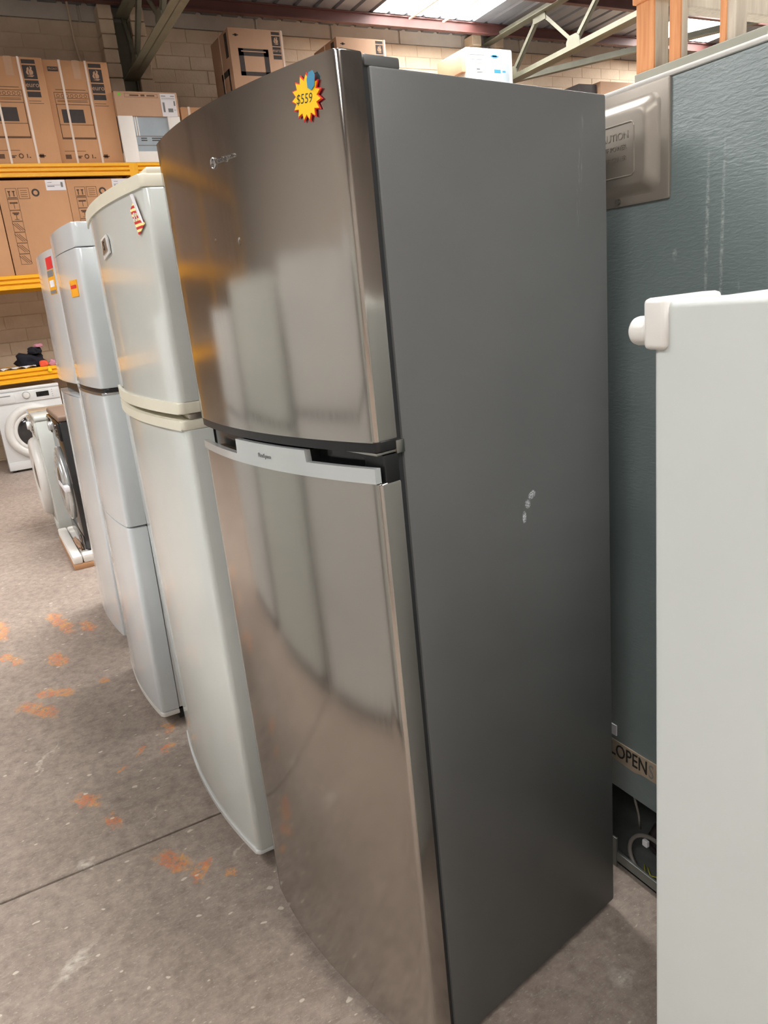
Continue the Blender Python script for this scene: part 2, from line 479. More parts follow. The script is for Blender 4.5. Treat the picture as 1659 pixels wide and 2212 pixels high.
while y < 14.9:
    key = next((v for k, v in SK_Y.items() if abs(k-y) < .01), None)
    if key is None:
        link('roof_sheet', full, None, ce, (0, y, 0))
    else:
        if key not in cache:
            segs = []; x = -8.86
            for a, c in SK_X[key]:
                segs.append((sheet_mesh('roof_sheet', x, a, ROOF), 0)); segs.append((sheet_mesh('skylight_sheet', a, c, SKYL), 1)); x = c
            segs.append((sheet_mesh('roof_sheet', x, 7.2, ROOF), 0)); cache[key] = segs
        for me, k in cache[key]:
            if k and key == 'b':
                nwin += 1; struct(link('window_%d_offscreen' % nwin, me, None, None, (0, y, 0)))
            else:
                link('skylight_sheet' if k else 'roof_sheet', me, None, skl if k else ce, (0, y, 0))
    y += .75

for yy in (5.25, 5.75): B().box(-8.02, -2.6, yy, yy+.03, 4.625, 4.64).ob('glazing_bar', CREAM, skl, 0)
# purlins
def purlin(x, zlo, h, label):
    p = [(x-.035, zlo), (x+.035, zlo), (x+.035, zlo+.012), (x+.008, zlo+.012), (x+.008, zlo+h-.012), (x+.035, zlo+h-.012), (x+.035, zlo+h), (x-.035, zlo+h),
         (x-.035, zlo+h-.012), (x-.008, zlo+h-.012), (x-.008, zlo+.012), (x-.035, zlo+.012)]
    return tag(B().prism(p, -8, 15, 'Y').ob('roof_purlin', RED_STEEL, None, 0), label, 'purlin', 'roof purlins')
purlin(-8.08, 4.548, .122, 'rust red roof purlin running just in front of the brick wall')
purlin(-6.93, 4.555, .14, 'rust red roof purlin crossing above the second roof truss')
k = 0
for x in (-5.75, -4.55, -3.35, -2.15, -.95, .25, 1.45, 2.65, 3.85, 5.05, 6.25):
    purlin(x, ROOFZ(x)-.14, .14, 'rust red roof purlin over the open shop floor')

# roof trusses
def truss(y, shift, label):
    t_ = thing('roof_truss', label, 'truss', (0, y, 0))
    zb = lambda x: 3.97+.03*(x+8.5); zt = lambda x: ROOFZ(x)-.15
    xa, xb = -8.4, 7.0
    for f_ in (1, -1):
        B().angle((xa, f_*.006, zb(xa)-.06), (xb, f_*.006, zb(xb)-.06), .085, .009, (0, 0, 1), f_).ob('bottom_chord', GREEN_STEEL, t_, 0)
        B().angle((xa, f_*.006, zt(xa)+.0), (xb, f_*.006, zt(xb)+.0), .075, .009, (0, 0, 1), f_).ob('top_chord', GREEN_STEEL, t_, 0)
    n_ = 0; x = -7.85+shift
    gb = B(); 
    while x < 6.8:
        xt = x+.58; xn = x+1.17
        for p, q in (((x, 0, zb(x)), (xt, 0, zt(xt))), ((xt, 0, zt(xt)), (xn, 0, zb(xn)))):
            if q[0] < 7.0: B().angle(p, q, .05, .007, (0, 1, 0)).ob('web_bar', GREEN_STEEL, t_, 0)
        for gx, gz in ((x, zb(x)+.03), (xt, zt(xt)-.02)):
            B().prism([(gx-.12, gz-.06), (gx+.12, gz-.06), (gx+.10, gz+.05), (gx+.05, gz+.09), (gx-.08, gz+.09), (gx-.12, gz+.03)], -.008, .008, 'Y').ob('gusset_plate', GREEN_STEEL, t_, 0)
        x = xn
    if shift < 0:
        B().angle((-8.4, 0, zt(-8.4)), (-8.12, 0, zb(-8.1)), .05, .007, (0, 1, 0)).ob('web_bar', GREEN_STEEL, t_, 0)
    return t_
truss(1.80, -.25, 'grey green steel roof truss over the boxed cookers')
truss(6.70, 0., 'grey green steel roof truss beside the unwrapped white appliance')
truss(11.6, 0., 'grey green steel roof truss furthest along the brick wall')
tag(B().angle((-8.28, 6.98, 4.02), (-1.05, 11.6, 4.12), .09, .01).ob('wind_brace', GREEN_STEEL, None, 0), 'beige steel brace running from the brick wall under the roof', 'brace')
tag(B().tube([(-8.46, 1.28, 4.75), (-8.46, 1.29, 4.3), (-8.45, 1.33, 3.9), (-8.45, 1.36, 3.5)], .012).ob('conduit_pipe', BLOCK), 'thin cream painted conduit running down the brick wall', 'conduit')

# ------------------------------------------------------------------ pallet rack
RX = -7.5; RB = -8.40
UPR = (-6.72, -4.01, -1.30, 1.41, 4.12, 6.83, 9.54)
rack = thing('pallet_rack', 'yellow steel pallet rack along the cream block wall', 'rack', (0, 0, 0))
def beam_profile(x, z0, z1, sgn):
    h = z1-z0; q = [(x, z0), (x, z0+h*.28), (x-sgn*.02, z0+h*.33), (x-sgn*.02, z0+h*.37), (x, z0+h*.42), (x, z0+h*.62), (x-sgn*.02, z0+h*.67), (x-sgn*.02, z0+h*.71),
                    (x, z0+h*.76), (x, z1), (x-sgn*.05, z1), (x-sgn*.05, z0)]
    return q if sgn > 0 else q[::-1]
LV = ((.895, 1.025), (1.79, 1.92), (2.812, 2.928))
up = B().box(RX-.085, RX-.0, 0, .004, 0, 2.927).box(RX-.085, RX-.0, .086, .09, 0, 2.927).box(RX-.006, RX-.001, .0, .09, 0, 2.927)
for k in range(36):
    up.box(RX-.002, RX+.0005, .014, .034, .06+k*.08, .10+k*.08).box(RX-.002, RX+.0005, .056, .076, .06+k*.08, .10+k*.08)
u0 = up.ob('upright', YELLOW, rack, 0); u0.location.y = UPR[0]
uprights = [u0]
for y in UPR[1:]: dup(u0, rack, (0, y, 0))
for y in UPR: 
    o = dup(u0, rack, (RB-RX+.085, y, 0))
    br_ = B()
    for k in range(4):
        z = .3+k*.7; br_.box(RB+.04, RX-.04, y+.04, y+.05, z, z+.03)
    br_.ob('frame_brace', YELLOW, rack, 0)
for z0, z1 in LV:
    for a, c in zip(UPR[:-1], UPR[1:]):
        B().prism(beam_profile(RX+.004, z0, z1, 1), a+.085, c+.005, 'Y').ob('beam', YELLOW, rack, 30)
        B().prism(beam_profile(RB-.004, z0, z1, -1), a+.085, c+.005, 'Y').ob('beam', YELLOW, rack, 30)
        B().box(RB+.05, RX-.05, a+.09, c, z1-.035, z1-.004).ob('deck_board', CHIP, rack, 0)
def deck(i): return LV[i][1]+.0005

# ------------------------------------------------------------------ boxes
def carton(name, label, y0, w_, z0, h, d, mat=CARD, x=RX, group=None, rz=0.):
    t_ = thing(name, label, 'box', (x, y0, z0), rz, group=group)
    B().box(-d, 0, 0, w_, 0, h, .006, 2).ob('carton', mat, t_)
    return t_
def prints(t_, rects, mat=CARDPRINT, name='print', x=.0):
    b = B()
    for y0, y1, z0, z1 in rects: b.box(x-.001, x+.0012, y0, y1, z0, z1)
    return b.ob(name, mat, t_, 0)
def frame(y0, y1, z0, z1, th=.005):
    return [(y0, y1, z0, z0+th), (y0, y1, z1-th, z1), (y0, y0+th, z0, z1), (y1-th, y1, z0, z1)]
def flame(t_, y, z, s, mat):
    pts1 = [(-.08, -.1), (.34, -.02), (.42, .3), (.26, .58), (.34, .82), (.06, 1.0), (.10, .72), (-.14, .42)]
    pts2 = [(-.14, -.1), (-.24, .3), (-.06, .62), (-.10, .9), (-.34, .72), (-.36, .5), (-.5, .22), (-.4, -.02)]
    b = B()
    for p in (pts1, pts2): b.prism([(y+a*s, z+c*s) for a, c in p], .0012, .0026, 'X')
    b.prism([(y-.5*s, z-.25*s), (y+.2*s, z-.32*s), (y+.5*s, z-.15*s), (y+.2*s, z-.12*s)], .0012, .0026, 'X')
    return b.ob('flame_emblem', mat, t_, 0)
def euro_panel(t_, y, h, w_=.12, k=1.):
    prints(t_, [(y, y+w_, h-.055*k, h-.02*k), (y, y+w_, h-.185*k, h-.068*k), (y, y+w_, h-.28*k, h-.196*k), (y, y+w_, h-.34*k, h-.292*k)], CARDPRINT, 'brand_panel')
    flame(t_, y+w_/2, h-.145*k, .07*k, CARD2)
    text('euro', .062*k, CARD2, t_, (.0016, y+w_/2, h-.235*k), RIGHT, 'lettering', .0006)
def cooker_box(label, y0, x, group):
    w_, h = .605, .92
    t_ = carton('cooker_box', label, y0, w_, deck(2), h, .62, CARD, x, group)
    euro_panel(t_, .42, h)
    a, c, z0, z1 = .055, .375, .235, .66
    L = frame(a, c, z0, z0+.30, .005) + [(a, c, z0-.012, z0+.0), (a+.01, c-.01, z1-.075, z1-.07), (a+.02, c-.02, z1, z1+.005), (a, c, z1-.025, z1-.02), (a, c, z0+.115, z0+.12)]
    L += [(a, a+.004, z0, z1-.02), (c-.004, c, z0, z1-.02), (a+.02, c-.02, z1-.105, z1-.10), (a+.02, c-.02, z1-.092, z1-.088)]
    prints(t_, L, CARDLINE, 'cooker_drawing')
    b = B()
    for k in range(7): b.ring((.0005, a+.035+k*.042, z1-.05), 'X', .013, .0022, 14, 6, .6)
    b.ob('knob_drawing', CARDLINE, t_, 0)
    prints(t_, [(.095, .30, .37, .49)], CARDPRINT, 'oven_window_print')
    prints(t_, [(.04, .135, h-.10, h-.06)], CARDPRINT, 'front_print')
    text('FRONT', .026, CARD2, t_, (.0018, .0875, h-.08), RIGHT, 'lettering', .0005)
    for yy in (.145, .385):
        B().box(-.005, .004, yy, yy+.02, 0, h+.003).ob('strap', TAPE, t_, 0)
    B().box(-.002, .002, .27, .34, h-.16, h+.002).ob('packing_tape', CARD2, t_, 0)
    ic = [(.05, .105, .045, .085), (.15, .21, .066, .074), (.165, .195, .05, .064), (.30, .31, .05, .085), (.32, .335, .05, .06), (.40, .47, .062, .072), (.415, .455, .05, .085), (.05, .25, .115, .119), (.42, .53, .545, .549), (.42, .55, .525, .529)]
    prints(t_, ic, CARDLINE, 'symbol_print')
    B().ring((.0005, .25, .068), 'X', .018, .005, 16, 6, .4).ob('recycling_print', CARDLINE, t_, 0)
    return t_
G = 'boxed cookers on the top shelf'
cooker_box('tall brown cooker carton on the rack, flush with its shelf edge', .17, RX-.005, G)
cooker_box('tall brown cooker carton beside the polystyrene wrapped appliance', .777, RX-.045, G)

def stack_box(label, y0, group):
    w_, h = .63, .865
    t_ = carton('appliance_carton', label, y0, w_, deck(1), h, .65, CARD, RX-.02, group)
    L = []; cw = .098
    for k in range(7):
        z1 = h-.07-k*.1; L += frame(.07, .07+cw, z1-cw, z1, .0035)
    L += frame(.18, .18+cw, h-.168, h-.07, .0035)
    # up arrows, umbrella, glass, hatch marks
    for yy in (.098, .138): L += [(yy-.005, yy+.005, h-.145, h-.10), (yy-.012, yy+.012, h-.105, h-.095)]
    L += [(.08, .16, h-.16, h-.152), (.085, .155, h-.21, h-.195), (.118, .123, h-.255, h-.21), (.09, .15, h-.30, h-.288), (.10, .14, h-.312, h-.30), (.117, .123, h-.35, h-.312), (.10, .14, h-.355, h-.35)]
    L += [(.2, .26, h-.095-k*.018, h-.091-k*.018) for k in range(4)]
    prints(t_, L, CARDLINE, 'handling_symbols')
    b = B()
    for k in range(4):
        zc = h-.07-(3.5+k)*.1
        for j in (-1, 0, 1):
            q = (.119+j*.02, zc); b.prism([(q[0]-.035, q[1]+.035), (q[0]-.028, q[1]+.035), (q[0]+.035, q[1]-.035), (q[0]+.028, q[1]-.035)], -.001, .0012, 'X')
    b.ob('hatched_symbols', CARDLINE, t_, 0)
    B().ring((.0005, .335, h-.115), 'X', .028, .008, 20, 6, .2).ob('recycling_print', CARDPRINT, t_, 0)
    lb = B().box(-.001, .0015, .44, .622, h-.098, h-.004).ob('shipping_label', PAPER, t_, 0)
    prints(t_, [(.455, .52, h-.065, h-.058), (.455, .58, h-.052, h-.049), (.46, .50, h-.03, h-.026), (.58, .60, h-.07, h-.025)], GREYINK, 'label_print', .0012)
    return t_
G = 'plain cartons with handling marks on the middle shelf'
stack_box('brown carton on the middle shelf of the yellow rack, furthest from the upright', -.495, G)
stack_box('brown carton on the middle shelf with a full column of handling symbols showing', .143, G)
stack_box('brown carton on the middle shelf partly hidden behind the fridge with cream trim', .775, G)

for lv, hh in ((1, .84), (2, .90)):
    for a in (-6.55, -3.85):
        for k in range(4):
            carton('store_carton', 'plain brown carton on the rack bays beyond the washers, mirrored in the steel door', a+k*.63, .61, deck(lv), hh, .62, CARD3, RX-.02, 'cartons on the rack bays seen only as reflections')
# wrapped appliance with cardboard header and polystyrene corners
t_ = thing('wrapped_appliance', 'polystyrene packed appliance with brown card header and shipping label', 'appliance', (RX+.005, 1.385, deck(2)))
B().box(-.60, -.02, .02, .61, .02, .63, .01).ob('body', FILM, t_)
B().box(-.04, .0, 0, .15, 0, .44, .008).box(-.04, 0, .50, .63, 0, .44, .008).box(-.04, 0, .14, .51, 0, .105, .008).box(-.6, -.03, 0, .63, 0, .10, .008).ob('polystyrene_frame', POLY, t_)
B().box(-.62, .004, -.002, .632, .43, .655, .008).ob('card_header', CARD2, t_)
for yy in (.165, .185): B().box(-.02, -.012, yy, yy+.008, .25, .43).ob('film_fold', POLY, t_, 0)
for yy in (.20, .31):
    for zz in (.205, .225): B().box(-.021, -.018, yy, yy+(.06 if yy < .3 else .13), zz, zz+.009).ob('vent_slot', CARDPRINT, t_, 0)
B().box(-.022, -.016, .15, .50, .245, .252).box(-.022, -.016, .16, .50, .16, .166).ob('panel_seam', GREYINK, t_, 0)
B().box(.003, .006, .455, .61, .43, .64).ob('shipping_label', PAPER, t_, 0)
prints(t_, [(.465, .51, .615, .622), (.56, .60, .615, .622), (.465, .60, .598, .601), (.465, .60, .588, .59), (.585, .60, .53, .575), (.52, .57, .47, .505), (.47, .49, .47, .56), (.58, .6, .49, .494)], GREYINK, 'label_print', .006)
B().cyl((.005, .05, .625), 'X', .014, .003, 10).ob('dot_sticker', GREEN_ST, t_, 0)
prints(t_, frame(.10, .43, .60, .635, .002)+[(.15, .24, .612, .625), (.26, .30, .61, .628), (.32, .40, .612, .624)], CARDLINE, 'card_print', .004)

# second bay: short carton, oven cartons on plain cartons
t_ = carton('plain_carton', 'short orange brown carton with white strap beside the wrapped appliance', 2.035, .60, deck(2), .525, .6, CARD, RX)
B().box(-.005, .004, .075, .10, 0, .527).ob('strap', TAPE, t_, 0)
def oven_box(label, y0, w_, z1, d=.6):
    h = .64
    t2 = carton('oven_carton', label, y0, w_, z1-h, h, d, CARD2, RX, 'oven cartons stacked high on the rack')
    euro_panel(t2, w_-.115-.02, h, .095, .82)
    a, c = .09, w_-.19
    prints(t2, [(a, c, h-.26, h-.19), (a, c, h-.45, h-.41), (a, a+.055, h-.45, h-.19), (c-.055, c, h-.45, h-.19)], CARDPRINT, 'oven_drawing')
    prints(t2, [(a+.03, c-.03, h-.222, h-.212)], CARD2, 'handle_drawing', .0012)
    prints(t2, [(.05, .11, h-.073, h-.063), (.068, .092, h-.08, h-.055)], CARDPRINT, 'eye_mark')
    B().box(-.006, .003, w_-.028, w_-.008, 0, h).ob('strap', TAPE, t2, 0)
    # narrow side
    b = B()
    for x0, x1, z0, z1_ in ((-.14, -.06, h-.26, h-.03), (-.36, -.10, h-.42, h-.36), (-.36, -.10, h-.62, h-.59), (-.36, -.32, h-.62, h-.36), (-.14, -.10, h-.62, h-.36)):
        b.box(x0, x1, -.0012, .001, z0, z1_)
    b.ob('side_print', CARDPRINT, t2, 0)
    B().box(-.31, -.29, -.003, .004, 0, h+.002).ob('side_strap', TAPE, t2, 0)
    return t2
def under_box(y0, w_, h, label):
    return carton('support_carton', label, y0, w_, deck(2), h, .6, CARD, RX, 'plain cartons under the oven cartons')
oven_box('tall oven carton with strapped side, behind the top of the steel fridge', 2.665, .62, 4.222)
under_box(2.665, .62, 4.222-.64-deck(2), 'plain carton under the oven carton with the strapped side')
oven_box('oven carton standing high behind the hinge cover of the steel fridge', 3.93, .64, 4.207)
under_box(3.93, .64, 4.207-.64-deck(2), 'plain carton under the oven carton behind the hinge cover')
# unwrapped white appliance with blue film
t_ = thing('boxed_white_appliance', 'white film wrapped appliance with blue print and orange card edge on the rack', 'appliance', (RX, 5.71, 4.205-.64))
B().box(-.58, 0, .0, .73, 0, .64, .03, 3).ob('body', WHITE_PL, t_)
B().box(-.003, .004, .30, .66, .0, .46, .003).ob('window_film', FILM, t_)
prints(t_, [(.40, .47, .53, .565), (.375, .495, .54, .555), (.42, .52, .36, .40), (.55, .60, .37, .39), (.40, .55, .06, .11), (.43, .52, .11, .125)], BLUE2, 'blue_print', .004)
prints(t_, [(.02, .28, .55, .56), (.08, .25, .50, .507), (.1, .28, .46, .465), (.13, .2, .42, .428)], GREYINK, 'grey_print')
B().box(-.002, .003, .13, .27, .20, .43).ob('label', PAPER, t_, 0)
prints(t_, [(.15, .2, .39, .40), (.15, .24, .36, .366), (.15, .22, .28, .284)], INK, 'label_print', .003)
B().box(-.56, -.02, -.06, .0, .36, .60, .01).ob('card_edge', CARD2, t_)
under_box(5.71, .73, 4.205-.64-deck(2), 'plain carton under the white film wrapped appliance')
carton('far_carton', 'brown carton on the far end of the rack beside the teal cabinet top', 7.95, .75, deck(2), .97, .6, CARD2, RX)
carton('slatted_carton', 'narrow dark brown carton next to the far carton on the rack', 7.6, .33, deck(2), .94, .6, CARDPRINT, RX-.05)

# ------------------------------------------------------------------ things on the low shelf
def lump(name, label, cat, c, r, mat, seed=0, rough=.35):
    b = bmesh.new(); bmesh.ops.create_icosphere(b, subdivisions=3, radius=1)
    rnd = random.Random(seed); ph = [(rnd.uniform(2, 5), rnd.uniform(2, 5), rnd.uniform(2, 5), rnd.uniform(0, 6)) for _ in range(5)]
    for v in b.verts:
        k = 1+rough*sum(math.sin(p[0]*v.co.x+p[3])*math.sin(p[1]*v.co.y+p[3])*math.cos(p[2]*v.co.z) for p in ph)/2
        v.co = Vector((v.co.x*r[0]*k, v.co.y*r[1]*k, max(v.co.z*r[2]*k, -r[2]*.55)))
    q = B(); q.bm.free(); q.bm = b
    o = q.ob(name, mat, None, 180, c); tag(o, label, cat); return o
zs = deck(0)
lump('black_cloth', 'heap of black cloth lying on the low rack shelf', 'cloth', (-7.74, .115, zs+.05), (.11, .14, .09), CLOTH_B, 3)
lump('black_glove', 'rolled black cloth on top of the black heap', 'cloth', (-7.72, .17, zs+.155), (.09, .07, .045), CLOTH_B, 5)
lump('pink_cloth', 'pink cloth scrap on top of the black heap', 'cloth', (-7.70, .215, zs+.205), (.05, .05, .022), CLOTH_P, 8)
lump('red_cap', 'orange red cap beside the black cloth heap', 'cap', (-7.545, .215, zs+.024), (.035, .045, .042), CLOTH_R, 9, .15)
lump('pink_bundle', 'pink and grey bundle beside the orange red cap', 'cloth', (-7.56, .315, zs+.02), (.05, .05, .036), CLOTH_P, 11)
pb = B(); n_ = 8
g = [[pb.bm.verts.new((-7.605+.08*i/n_-.0, -.19+.33*j/14, zs+.004+.022*abs(math.sin(j*.7+i*.3)))) for j in range(15)] for i in range(n_+1)]
for i in range(n_):
    for j in range(14): pb.bm.faces.new((g[i][j], g[i+1][j], g[i+1][j+1], g[i][j+1]))
pp = pb.ob('paper_sheet', PAPER, None, 60); tag(pp, 'crumpled white paper sheet at the front of the low shelf', 'paper')
sm = pp.modifiers.new('thickness', 'SOLIDIFY'); sm.thickness = .002
tag(B().cyl((RX+.014, .255, .985), 'X', .02, .02, 14, bev=.004).cyl((RX+.014, .25, 1.012), 'X', .013, .014, 10).ob('yellow_plug', STICK_Y), 'round yellow plug stuck on the low rack beam', 'plug')

# ------------------------------------------------------------------ washers
def washer(name, label, loc, rz, w_=.60, h=.85, d=.55, body=WHITE_C, door_r=.235, ring=WHITE_PL, panel=None, top=None, rr=.045, drawer=True):
    t_ = thing(name, label, 'washer', loc, rz)
    panel = panel or body
    B().box(0, w_, .0, d, .02, h-.035, .008).ob('body', body, t_)
    B().box(-.002, w_+.002, -.006, d, h-.035, h, .012, 3).ob('top', top or body, t_)
    B().box(.004, w_-.004, -.014, .01, h-.15, h-.04, .008).ob('control_panel', panel, t_)
    B().cyl((w_*.49, -.024, h-.085), 'Y', .028, .03, 28, bev=.005).ob('dial', ring, t_)
    B().ring((w_*.49, -.014, h-.085), 'Y', .036, .003, 28, 6).ob('dial_ring', CHROME, t_)
    B().box(w_*.64, w_*.83, -.0165, -.01, h-.115, h-.065, .002).ob('display', BLACKP, t_)
    if drawer:
        B().box(.02, w_*.32, -.018, -.01, h-.14, h-.05, .004).ob('detergent_drawer', panel, t_)
        B().box(.05, w_*.26, -.0195, -.016, h-.075, h-.066).ob('drawer_grip', GREYINK, t_, 0)
    for k in range(4): B().cyl((w_*.88, -.0165, h-.06-k*.022), 'Y', .004, .004, 10).ob('button', CHROME, t_)
    cx, cz = w_/2, h*.47
    dr = B().ring((cx, -.012, cz), 'Y', door_r, rr, 56, 14, 1.).ob('door_ring', ring, t_)
    B().ring((cx, -.028, cz), 'Y', door_r-.055, .02, 48, 10, .8).ob('inner_ring', CHROME if ring is not WHITE_PL else WHITE_PL, t_)
    g_ = bmesh.new(); bmesh.ops.create_uvsphere(g_, u_segments=32, v_segments=16, radius=door_r-.05)
    g_.transform(Matrix.Translation((cx, -.005, cz)) @ Matrix.Diagonal((1, .28, 1, 1)))
    B().join(g_).ob('door_glass', GLASSB, t_, 180)
    B().box(cx-door_r-.02, cx-door_r+.012, -.045, -.012, cz-.05, cz+.05, .006).ob('door_handle', ring, t_)
    B().box(.005, w_-.005, -.006, .004, .025, .11, .004).ob('kick_panel', body, t_)
    B().cyl((w_*.82, -.007, .068), 'Y', .03, .006, 20).ob('filter_cap', body, t_)
    for x in (.05, w_-.05):
        for y in (.05, d-.05): B().cyl((x, y, .012), 'Z', .02, .024, 12).ob('foot', BLACKM, t_)
    return t_
washer('front_load_washer', 'white front loading washer with dark display under the rack', (RX-.01, -.325, 0), PI/2, w_=.63, h=.85)
washer('front_load_washer', 'cream white front loading washer on the floor next to the black washer', (-5.15, -.168, 0), 0, w_=.62, h=.85, body=WHITE_A)
bw = washer('black_washer', 'black front loading washer with silver door ring standing on its packing base', (-4.40, -.088, .063), 0, w_=.62, h=.85, body=BLACK_EN, ring=CHROME, panel=BLACKP, top=BROWNTOP, rr=.02, door_r=.215)
B().box(.56, .64, -.05, -.02, .40, .435, .004).box(.34, .62, -.052, -.044, .405, .43, .002).ob('white_tape', PAPER, bw)
# packing base under the black washer
t_ = thing('packing_tray', 'polystyrene packing tray with cardboard bottom under the black washer', 'packaging', (-4.47, -.185, 0))
B().box(.0, .775, .0, .78, 0, .035, .004).ob('cardboard_bottom', CARD, t_)
B().box(0, .775, 0, .055, .034, .085, .01).box(0, .06, .06, .78, .034, .085, .01).box(.70, .775, .06, .78, .034, .085, .01).box(.05, .71, .06, .75, .034, .062).ob('polystyrene_rim', POLY, t_)
lump('packing_film', 'crumpled clear film with orange print lying in the packing base', 'film', (-4.02, -.112, .074), (.16, .016, .012), CARD2, 4)

# ------------------------------------------------------------------ the white fridges of the row
def bowed(name, mat, parent, w_, s, t_, z0, z1, r=.01, out=0., bev=.004, side=0.):
    pts = outline(w_, s, t_, r)
    if out or side:
        pts = [(x + (side if x > -w_/2 else -side), y-out if y < t_-.001 else y) for x, y in pts]
    return B().prism(pts, z0, z1, 'Z', bev).ob(name, mat, parent, 35)
def fridge(name, label, loc, w_, depth, H, s, body, rz=0., rx=0., group=None, dt=.065, gk=None):
    t_ = thing(name, label, 'fridge', loc, rz, rx, group)
    B().box(-w_+.002, -.002, dt+.012, depth, .03, H-.012, .008).ob('cabinet', body, t_)
    B().box(-w_+.006, -.006, dt-.002, dt+.014, .06, H-.03).ob('door_gasket', gk or GASKET, t_, 0)
    B().box(-w_+.02, -.02, .06, .12, .008, .045).ob('base_grille', BLACKM, t_, 0)
    for x in (-.05, -w_+.05):
        for y in (.09, depth-.06): B().cyl((x, y, .016), 'X', .016, .03, 14).ob('roller_foot', BLACKM, t_)
    return t_
# fridge next to the steel one, cream trims
W2 = .72
f2 = fridge('cream_trim_fridge', 'off-white two-door fridge with yellowed cream trims beside the steel fridge', (-.70, -.10, 0), W2, .64, 1.70, .034, WHITE_A)
ud = bowed('upper_door', WHITE_A, f2, W2, .034, .06, 1.236, 1.674, .012)
bowed('top_trim', CREAM, f2, W2, .034, .06, 1.674, 1.700, .012, .004)
bowed('door_rim', CREAM, ud, W2, .034, .06, 1.211, 1.237, .012, .006)
ld = bowed('lower_door', WHITE_A, f2, W2, .034, .06, .052, 1.176, .012)
bowed('door_rim', CREAM, ld, W2, .034, .06, 1.175, 1.197, .012, .006)
bowed('bottom_rim', WHITE_C, ld, W2, .034, .06, .040, .053, .012, .004)
B().box(-W2+.02, -.02, .02, .06, 1.196, 1.212).ob('handle_recess', GREYINK, f2, 0)
B().box(-.06, -.004, .012, .085, 1.197, 1.211, .003).ob('middle_hinge', METAL, f2)
B().box(-.075, -.004, .01, .16, 1.699, 1.712, .005).ob('hinge_cover', CREAM, f2)
bx = -.325
b = B(); b.prism([(bx-.042, 1.565), (bx+.04, 1.575), (bx+.042, 1.605), (bx+.03, 1.617), (bx-.04, 1.612)], -.0385, -.034, 'Y', .001).ob('badge_plate', WHITE_PL, f2)
B().prism([(bx-.03, 1.575), (bx+.03, 1.582), (bx+.026, 1.61), (bx-.02, 1.606)], -.0405, -.038, 'Y').ob('brand_badge', SILVER, f2)
text('S', .03, INK, f2, (bx, -.0408, 1.593), FRONT, 'badge_lettering', .0004)
def on_door(pts, off, th):
    """thin sheet standing off the bowed door of the cream fridge: pts are (x, z)"""
    b = bmesh.new(); F_ = [b.verts.new((x, -.0126-off+(x+.048)*.166, z)) for x, z in pts]; K_ = [b.verts.new((x, -.0126-off+th+(x+.048)*.166, z)) for x, z in pts]
    b.faces.new(F_); b.faces.new(K_[::-1]); n = len(pts)
    for i in range(n): b.faces.new((F_[i], F_[(i+1) % n], K_[(i+1) % n], K_[i]))
    bmesh.ops.recalc_face_normals(b, faces=list(b.faces)); q = B(); q.bm.free(); q.bm = b; return q
ps = on_door([(-.080, 1.640), (-.050, 1.659), (-.0335, 1.621), (-.0176, 1.6066), (-.057, 1.588)], .0, .0015).ob('peeling_sticker', STRIPE, f2, 0)
on_door([(-.058, 1.668), (-.048, 1.668), (-.018, 1.608), (-.032, 1.621)], .004, .003).ob('sticker_fold', PAPER, ps, 0)
text('$5', .022, PAPER, ps, (-.056, -.0155, 1.624), FRONT, 'price_lettering', .0003, -.2, .164)
def decal(name, mat, parent, w_, s_, x0, x1, z0, z1, off=.002):
    b = bmesh.new(); rows = []
    for i in range(9):
        x = x0+(x1-x0)*i/8; yy = bow(w_, s_, x)
        rows.append([b.verts.new((x, yy-off, z0)), b.verts.new((x, yy-off, z1)), b.verts.new((x, yy+.001, z1)), b.verts.new((x, yy+.001, z0))])
    for p_, q_ in zip(rows[:-1], rows[1:]):
        for i in range(4): b.faces.new((p_[i], p_[(i+1) % 4], q_[(i+1) % 4], q_[i]))
    b.faces.new(rows[0][::-1]); b.faces.new(rows[-1]); bmesh.ops.recalc_face_normals(b, faces=list(b.faces))
    q = B(); q.bm.free(); q.bm = b; return q.ob(name, mat, parent, 0)
# third fridge
W3 = .585
f3 = fridge('white_fridge', 'tall cool white two-door fridge with seam below its top, between two other fridges', (-1.553, -.152, .008), W3, .62, 1.705, .022, WHITE_B, rx=math.radians(-.95), gk=WHITE_PL)
u3 = bowed('upper_door', WHITE_B, f3, W3, .022, .06, 1.210, 1.632, .016)
bowed('top_cap', WHITE_B, f3, W3, .022, .06, 1.6345, 1.705, .016)
bowed('door_seal_strip', BLACKM, f3, W3, .022, .06, 1.196, 1.211, .016, -.006)
l3 = bowed('lower_door', WHITE_B, f3, W3, .022, .06, .752, 1.190, .016)
b3 = bowed('bottom_door', WHITE_B, f3, W3, .022, .06, .058, .747, .016)
bowed('door_edge', SILVER, l3, W3, .022, .06, 1.189, 1.197, .016, .002, .002)
bowed('bottom_cap', WHITE_PL, b3, W3, .022, .06, .038, .057, .016, .001)
e3 = decal('energy_label', ORANGE_ST, f3, W3, .022, -.15, -.06, 1.495, 1.545)
decal('label_print', STICK_R, e3, W3, .022, -.14, -.07, 1.520, 1.530, .0028)
